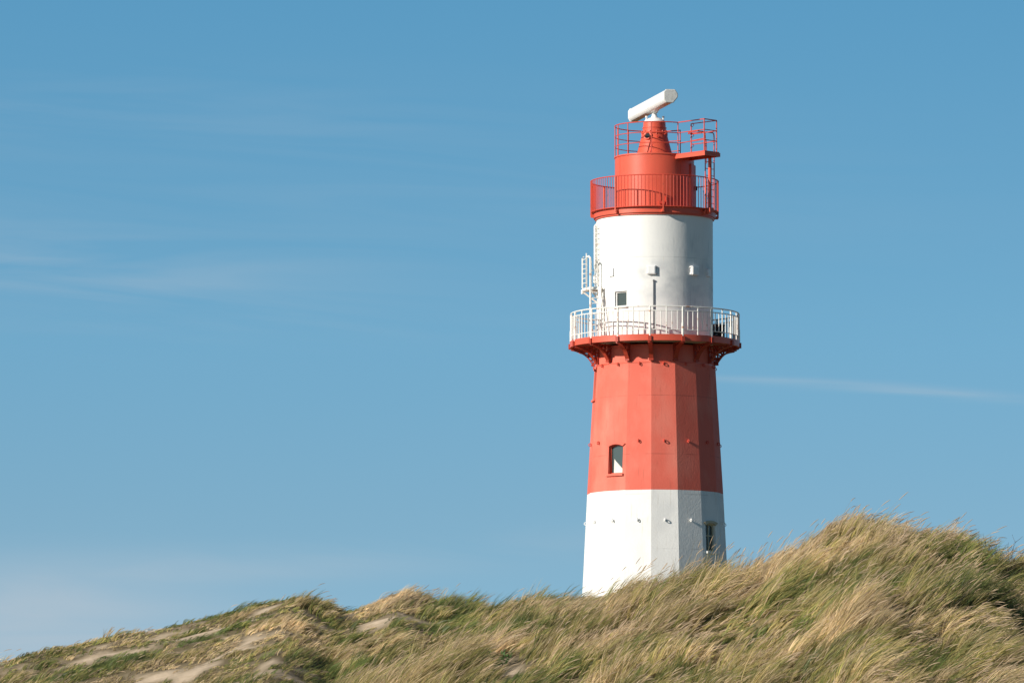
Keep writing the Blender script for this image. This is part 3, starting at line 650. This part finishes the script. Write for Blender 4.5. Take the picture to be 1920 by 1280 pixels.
# behind a crest: hidden from the camera unless close to it
nearz = np.full_like(tx, -1.0)
for back in (1.5, 3, 5, 8, 12, 18, 26, 36):
    tb = tt - back; xb = CAM.x + (tx - CAM.x) * tb / tt; nearz = np.maximum(nearz, (Hs(xb, tb + CAM.y) - CAM.z) / tb)
hid = nearz - elev; keep &= (hid < 0.006) | (rng.random(len(tx)) < 0.12)
off = (np.abs(tx - CAM.x) / tt > 0.082); keep &= ~off | (rng.random(len(tx)) < 0.35)
def cells(X, Y, size, seed):     # nearest of one jittered clump centre per cell: distance and clump number
    ci = np.floor(X / size).astype(np.int64); cj = np.floor(Y / size).astype(np.int64); best = np.full(X.shape, 9e9); bid = np.zeros(X.shape, np.int64)
    for di in (-1, 0, 1):
        for dj in (-1, 0, 1):
            a = ci + di; b = cj + dj; n_ = (a * 73856093 ^ b * 19349663 ^ seed * 83492791) & 0x7fffffff
            n_ = ((n_ ^ (n_ >> 13)) * 1274126177) & 0x7fffffff; u_ = (n_ & 0xfff) / 4095.0; v_ = ((n_ >> 12) & 0xfff) / 4095.0
            d = np.hypot(X - (a + u_) * size, Y - (b + v_) * size); k = d < best; best = np.where(k, d, best); bid = np.where(k, n_, bid)
    return best, bid
leftness = np.clip(((TL - 22) - (tt)) / 6 * -1, 0, 1)        # 1 on the farther dune
sandf = field(tx, ty, SAND)
m1 = fbm(tx * .55 + 40, ty * .9, 81, 4); m2 = fbm(tx * 1.7, ty * 2.2, 91, 3)
cov = m1 * .65 + m2 * .35
xi_img = 960 + (tx - CAM.x) / tt * F
leftpart = leftness * np.clip((760 - xi_img) / 250, 0, 1)
thr = 0.28 + 0.10 * leftpart + 0.03 * leftness + sandf * (0.30 - .08 * leftpart)
cd1, ci1 = cells(tx * .8, ty, 0.95, 3); cd2, ci2 = cells(tx * .75, ty, 0.62, 8)
rnd = lambda c, k: ((c * (k * 2 + 1) * 40503 >> 7) & 1023) / 1023.0
# sparser far-left face: separate tufts with bare sand between them
inside = cd2 < (0.16 + 0.30 * rnd(ci2, 1))
keep &= (rng.random(len(tx)) > leftpart * .92) | inside
keep &= (cov + rng.normal(0, .045, len(tx)) * (0.4 + leftness)) > thr
keep_vis = (elev > 0.0415) & ((hid < 0.006) | (rng.random(len(tx)) < 0.12)); keep |= keep_vis & (rng.random(len(tx)) < 0.045)      # odd seedlings on the bare sand
tx, ty, tt, sandf, leftness, leftpart, cov, thr, cd1, ci1 = [a[keep] for a in (tx, ty, tt, sandf, leftness, leftpart, cov, thr, cd1, ci1)]
clump = np.clip(1.30 - 1.35 * cd1, .35, 1.3) * (0.75 + .5 * rnd(ci1, 2)); c_col = (rnd(ci1, 4) - .5) * 1.9; c_val = .78 + .44 * rnd(ci1, 5); c_lean = (rnd(ci1, 6) - .5)
print('tufts', len(tx))
# sand painted darker where tufts stand close: plant remains and the shade between them
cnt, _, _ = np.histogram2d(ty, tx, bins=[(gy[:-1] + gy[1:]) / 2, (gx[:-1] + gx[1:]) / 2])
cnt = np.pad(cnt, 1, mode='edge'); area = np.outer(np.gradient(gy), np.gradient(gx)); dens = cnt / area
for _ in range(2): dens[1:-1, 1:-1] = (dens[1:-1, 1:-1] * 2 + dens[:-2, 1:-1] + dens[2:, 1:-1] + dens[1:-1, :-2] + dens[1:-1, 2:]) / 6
gap_dark = np.clip(dens / 9.0, 0, 1).ravel()
_l = _t.nodes.new('ShaderNodeAttribute'); _l.attribute_name = 'litter_shade'; _m2 = _t.nodes.new('ShaderNodeMix'); _m2.data_type = 'RGBA'
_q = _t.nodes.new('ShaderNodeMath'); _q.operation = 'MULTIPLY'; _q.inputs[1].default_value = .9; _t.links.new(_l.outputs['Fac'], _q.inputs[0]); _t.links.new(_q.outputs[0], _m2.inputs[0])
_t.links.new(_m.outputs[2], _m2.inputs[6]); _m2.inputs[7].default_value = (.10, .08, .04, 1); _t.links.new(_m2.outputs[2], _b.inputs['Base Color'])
ter = np_mesh('sand_dune', np.stack([GX, GY, GZ], -1).reshape(-1, 3), Q, sand, np.repeat(gap_dark[:, None], 3, 1), 'litter_shade')
tag(ter, kind='structure')
gf = field(tx, ty, GREEN) - field(tx, ty, DRY) + (fbm(tx * .35 + 3, ty * .5, 101, 4) - .5) * 4.2 + rng.normal(0, .6, len(tx)) + c_col * .50 - 0.22 + leftness * .30
edge = np.clip((cov - thr) / 0.10, 0.25, 1)
tl = (0.34 + 0.36 * edge) * rng.uniform(.75, 1.2, len(tx)) * (0.45 + 1.0 * fbm(tx * .5, ty * .5, 111, 3)) * (1 - 0.22 * leftness) * (1 - 0.34 * leftpart) * clump * 1.02 * (1 - .55 * np.clip(sandf, 0, 1))
NB = 42
nb = (rng.integers(NB - 10, NB + 10, len(tx)) * (0.6 + .4 * edge)).astype(int)
ti = np.repeat(np.arange(len(tx)), nb); n_b = len(ti); print('blades', n_b)
lk_ = np.arange(n_b) // 4; nl = n_b // 4 + 1      # blades hang together in small strands
rr = 0.17 * np.sqrt(rng.random(nl))[lk_]; ra_ = (rng.random(nl) * 6.2832)[lk_]
bx_ = tx[ti] + rr * np.cos(ra_) + rng.normal(0, .011, n_b); by_ = ty[ti] + rr * np.sin(ra_) + rng.normal(0, .011, n_b); bz_ = Hs(bx_, by_) - 0.02
gfb = gf[ti] + rng.normal(0, .25, n_b) + rng.normal(0, .55, nl)[lk_]
stalk = rng.random(n_b) < np.where(gfb < 0.1, 0.055, 0.008) * (1 - .75 * leftness[ti])
ln = tl[ti] * rng.uniform(.85, 1.05, n_b) * rng.uniform(.6, 1.15, nl)[lk_] * np.where(stalk, 1.15, 1.0)
tj0 = rng.normal(0, 9, len(tx)); tj1 = rng.normal(0, 11, len(tx)); ta = rng.normal(0, .38, len(tx)); th0 = np.radians(rng.normal(26, 3, n_b) + rng.normal(0, 7, nl)[lk_] + tj0[ti]); th1 = np.radians(rng.normal(69, 3.5, n_b) + rng.normal(0, 8, nl)[lk_] + tj1[ti] + 24 * c_lean[ti] + 9 * leftness[ti])
gust = fbm(bx_ * .6, by_ * .6, 121, 2) - .5
th1 = th1 + gust * .7; th0 = th0 + gust * .4
th1 = np.where(stalk, th1 - .10, th1)
azm = rng.normal(0, .07, n_b) + rng.normal(0, .22, nl)[lk_] + ta[ti] + (fbm(bx_ * .8 + 5, by_ * .8, 131, 2) - .5) * 1.0
fan = np.stack([np.cos(ra_), np.sin(ra_)], -1) * 0.16
S = 5
wid = rng.uniform(.0034, .0066, n_b) * np.where(stalk, .7, 1)
P = np.zeros((n_b, S + 1, 3)); P[:, 0] = np.stack([bx_, by_, bz_], -1)
for k in range(S):
    th = th0 + (th1 - th0) * ((k + .5) / S) ** 1.1
    d_ = np.stack([np.sin(th) * np.cos(azm) + fan[:, 0] * (1 - k / S), np.sin(th) * np.sin(azm) + fan[:, 1] * (1 - k / S), np.cos(th)], -1)
    P[:, k + 1] = P[:, k] + d_ * (ln / S)[:, None]
# keep blades above the sand
gz_ = Hs(P[:, :, 0].ravel(), P[:, :, 1].ravel()).reshape(n_b, S + 1); P[:, 1:, 2] = np.maximum(P[:, 1:, 2], gz_[:, 1:] + 0.03)
sa_ = rng.normal(0, .9, n_b); side_ = np.stack([-np.sin(azm) * np.cos(sa_) , np.cos(azm) * np.cos(sa_), np.sin(sa_)], -1)
flat = rng.random(n_b) < .5
side_[flat] = np.stack([np.sin(sa_[flat] * .4) * .5 - .5, 0 * sa_[flat], np.ones(flat.sum()) * .8], -1)
side_ /= np.linalg.norm(side_, axis=1)[:, None]
taper = np.array([1.0, 1.0, .9, .75, .5, .08])
Vv = np.zeros((n_b, S + 1, 2, 3))
for k in range(S + 1):
    o = side_ * (wid * taper[k])[:, None]; Vv[:, k, 0] = P[:, k] - o; Vv[:, k, 1] = P[:, k] + o
pal = np.array([[.112, .145, .040], [.205, .220, .060], [.37, .31, .10], [.48, .36, .185], [.60, .46, .275]])   # green, olive, straw, dry, bleached
def colour(g):
    u = np.clip((1.3 - g) / 2.6 * 4, 0, 3.999); i = u.astype(int); f = (u - i)[:, None]; return pal[i] * (1 - f) + pal[i + 1] * f
tb_ = (rng.uniform(.65, 1.3, len(tx)) * c_val)[ti][:, None] * 1.16; lk = rng.uniform(.70, 1.30, (nl, 1))[lk_]; cb = colour(gfb) * rng.uniform(.75, 1.2, (n_b, 1)) * tb_ * lk; ct = colour(gfb - .35) * rng.uniform(.85, 1.15, (n_b, 1)) * tb_ * lk
kk = (np.arange(S + 1) / S)[None, :, None, None]
CC = np.broadcast_to(cb[:, None, None, :] * (1 - kk) + ct[:, None, None, :] * kk, (n_b, S + 1, 2, 3))
base_i = (np.arange(n_b) * (S + 1) * 2)[:, None]; ks = np.arange(S)[None, :] * 2 + base_i
Qb = np.stack([ks, ks + 1, ks + 3, ks + 2], -1).reshape(-1, 4)
# seed heads on the stalks: four-sided spindles
si_ = np.where(stalk)[0]; ns = len(si_); tip = P[si_, S]; dr_ = P[si_, S] - P[si_, S - 1]; dr_ /= np.linalg.norm(dr_, axis=1)[:, None]
hl = rng.uniform(.12, .20, ns); sag = rng.uniform(.0, .05, ns)
e1 = np.cross(dr_, np.array([0, 1.0, 0])); e1 /= np.linalg.norm(e1, axis=1)[:, None]; e2 = np.cross(dr_, e1)
prof_s = [(-.15, .003), (.15, .0055), (.5, .0065), (.8, .0045), (1.0, .002)]
SV = np.zeros((ns, 5, 4, 3))
for j, (u_, r_) in enumerate(prof_s):
    c_ = tip + dr_ * (hl * u_)[:, None]; c_[:, 2] -= sag * u_ * u_; c_[:, 0] += .02 * u_
    for q in range(4): SV[:, j, q] = c_ + (e1 * math.cos(q * 1.5708) + e2 * math.sin(q * 1.5708)) * r_
b_i = (np.arange(ns) * 20)[:, None, None] + np.arange(4)[None, :, None] * 4; qq = np.arange(4)[None, None, :]
Qs = np.stack([b_i + qq, b_i + (qq + 1) % 4, b_i + 4 + (qq + 1) % 4, b_i + 4 + qq], -1).reshape(-1, 4)
cs_ = np.array([.62, .47, .31]) * rng.uniform(.75, 1.2, (ns, 1)); SCc = np.broadcast_to(cs_[:, None, None, :], (ns, 5, 4, 3))
def blade_mat(name, tr_=0.35):
    m = bpy.data.materials.new(name); m.use_nodes = True; t = m.node_tree; t.nodes.clear()
    a = t.nodes.new('ShaderNodeAttribute'); a.attribute_name = 'blade_colour'
    d = t.nodes.new('ShaderNodeBsdfDiffuse'); tl_ = t.nodes.new('ShaderNodeBsdfTranslucent'); g = t.nodes.new('ShaderNodeBsdfGlossy'); g.inputs['Roughness'].default_value = .45
    mx = t.nodes.new('ShaderNodeMixShader'); mx.inputs[0].default_value = tr_; m2_ = t.nodes.new('ShaderNodeMixShader'); m2_.inputs[0].default_value = .04; o = t.nodes.new('ShaderNodeOutputMaterial')
    t.links.new(a.outputs['Color'], d.inputs[0]); t.links.new(a.outputs['Color'], tl_.inputs[0])
    t.links.new(d.outputs[0], mx.inputs[1]); t.links.new(tl_.outputs[0], mx.inputs[2]); t.links.new(mx.outputs[0], m2_.inputs[1]); t.links.new(g.outputs[0], m2_.inputs[2]); t.links.new(m2_.outputs[0], o.inputs[0]); return m
GM = blade_mat('marram_blade')
gr = np_mesh('dune_grass', np.concatenate([Vv.reshape(-1, 3), SV.reshape(-1, 3)]), np.concatenate([Qb, Qs + n_b * (S + 1) * 2]), GM,
             np.concatenate([CC.reshape(-1, 3), SCc.reshape(-1, 3)]))
tag(gr, 'wind-blown marram grass, green and straw coloured, covering the dunes', 'grass', kind='stuff')

# ------------------------------------------------------------------ twiggy bush and small weed
twig = mat('dark_twig_bark', (0.085, 0.06, 0.045), 0.9, 0.1, 0.2, 20)
leaf = mat('weed_leaf', (0.10, 0.20, 0.06), 0.6, 0.3, 0.3, 20)
random.seed(4)
x0, y0 = hit(1856, 1100); z0 = float(Hs(x0, y0))
bush = empty('bare_bush', (x0, y0, z0)); tag(bush, 'dark leafless twiggy bush poking out of the dune crest at the right', 'bush')
bm_ = MB(); bt_ = MB()
for k in range(34):
    a = random.gauss(0, .55); b_ = random.gauss(0, .5); ln_ = random.uniform(.5, .85)
    o = Vector((x0 + random.uniform(-.45, .45), y0 + random.uniform(-.3, .3), z0 - .02)); pts = [o]
    for q in range(5): pts.append(pts[-1] + Vector((math.sin(a) + random.gauss(0, .16), math.sin(b_) * .6 + random.gauss(0, .16), 1)).normalized() * ln_ / 5)
    bm_.tube(pts, .008, 5, r2=.003)
    for q in range(2, 6):
        for s in range(2):
            e = Vector((random.gauss(.2, .5), random.gauss(0, .5), .8)).normalized() * random.uniform(.08, .22)
            bt_.tube([pts[q], pts[q] + e * .6, pts[q] + e + Vector((.01, 0, .01))], .0035, 4, r2=.0018)
bm_.build('stem', twig, bush, bush.location); tag(bt_.build('twig', twig, bush, bush.location), kind='stuff')
x0, y0 = hit(938, 1252); z0 = float(Hs(x0, y0))
weed = empty('green_weed', (x0, y0, z0)); tag(weed, 'small leafy green weed on the bare sand patch at the bottom of the photo', 'weed')
st_ = MB(); lf = MB()
for k in range(9):
    a = random.gauss(0, .6); o = Vector((x0 + random.uniform(-.1, .1), y0 + random.uniform(-.06, .06), z0 - .02)); pts = [o]
    for q in range(4): pts.append(pts[-1] + Vector((math.sin(a) + .1, random.gauss(0, .3), 1)).normalized() * random.uniform(.05, .09))
    st_.tube(pts, .006, 5, r2=.003)
    for q in range(1, 5):
        for s in range(3):
            e = Vector((random.gauss(0, 1), random.gauss(0, 1), random.uniform(.1, .9))).normalized(); f_ = e.cross(Vector((0.3, .5, .8))).normalized() * .018
            l_ = random.uniform(.05, .09); p = pts[q]; lf.add([p, p + e * l_ * .5 + f_, p + e * l_, p + e * l_ * .5 - f_ + Vector((0, 0, .004))], [(0, 1, 2, 3)])
st_.build('stem', leaf, weed, weed.location); lf.build('foliage', leaf, weed, weed.location)
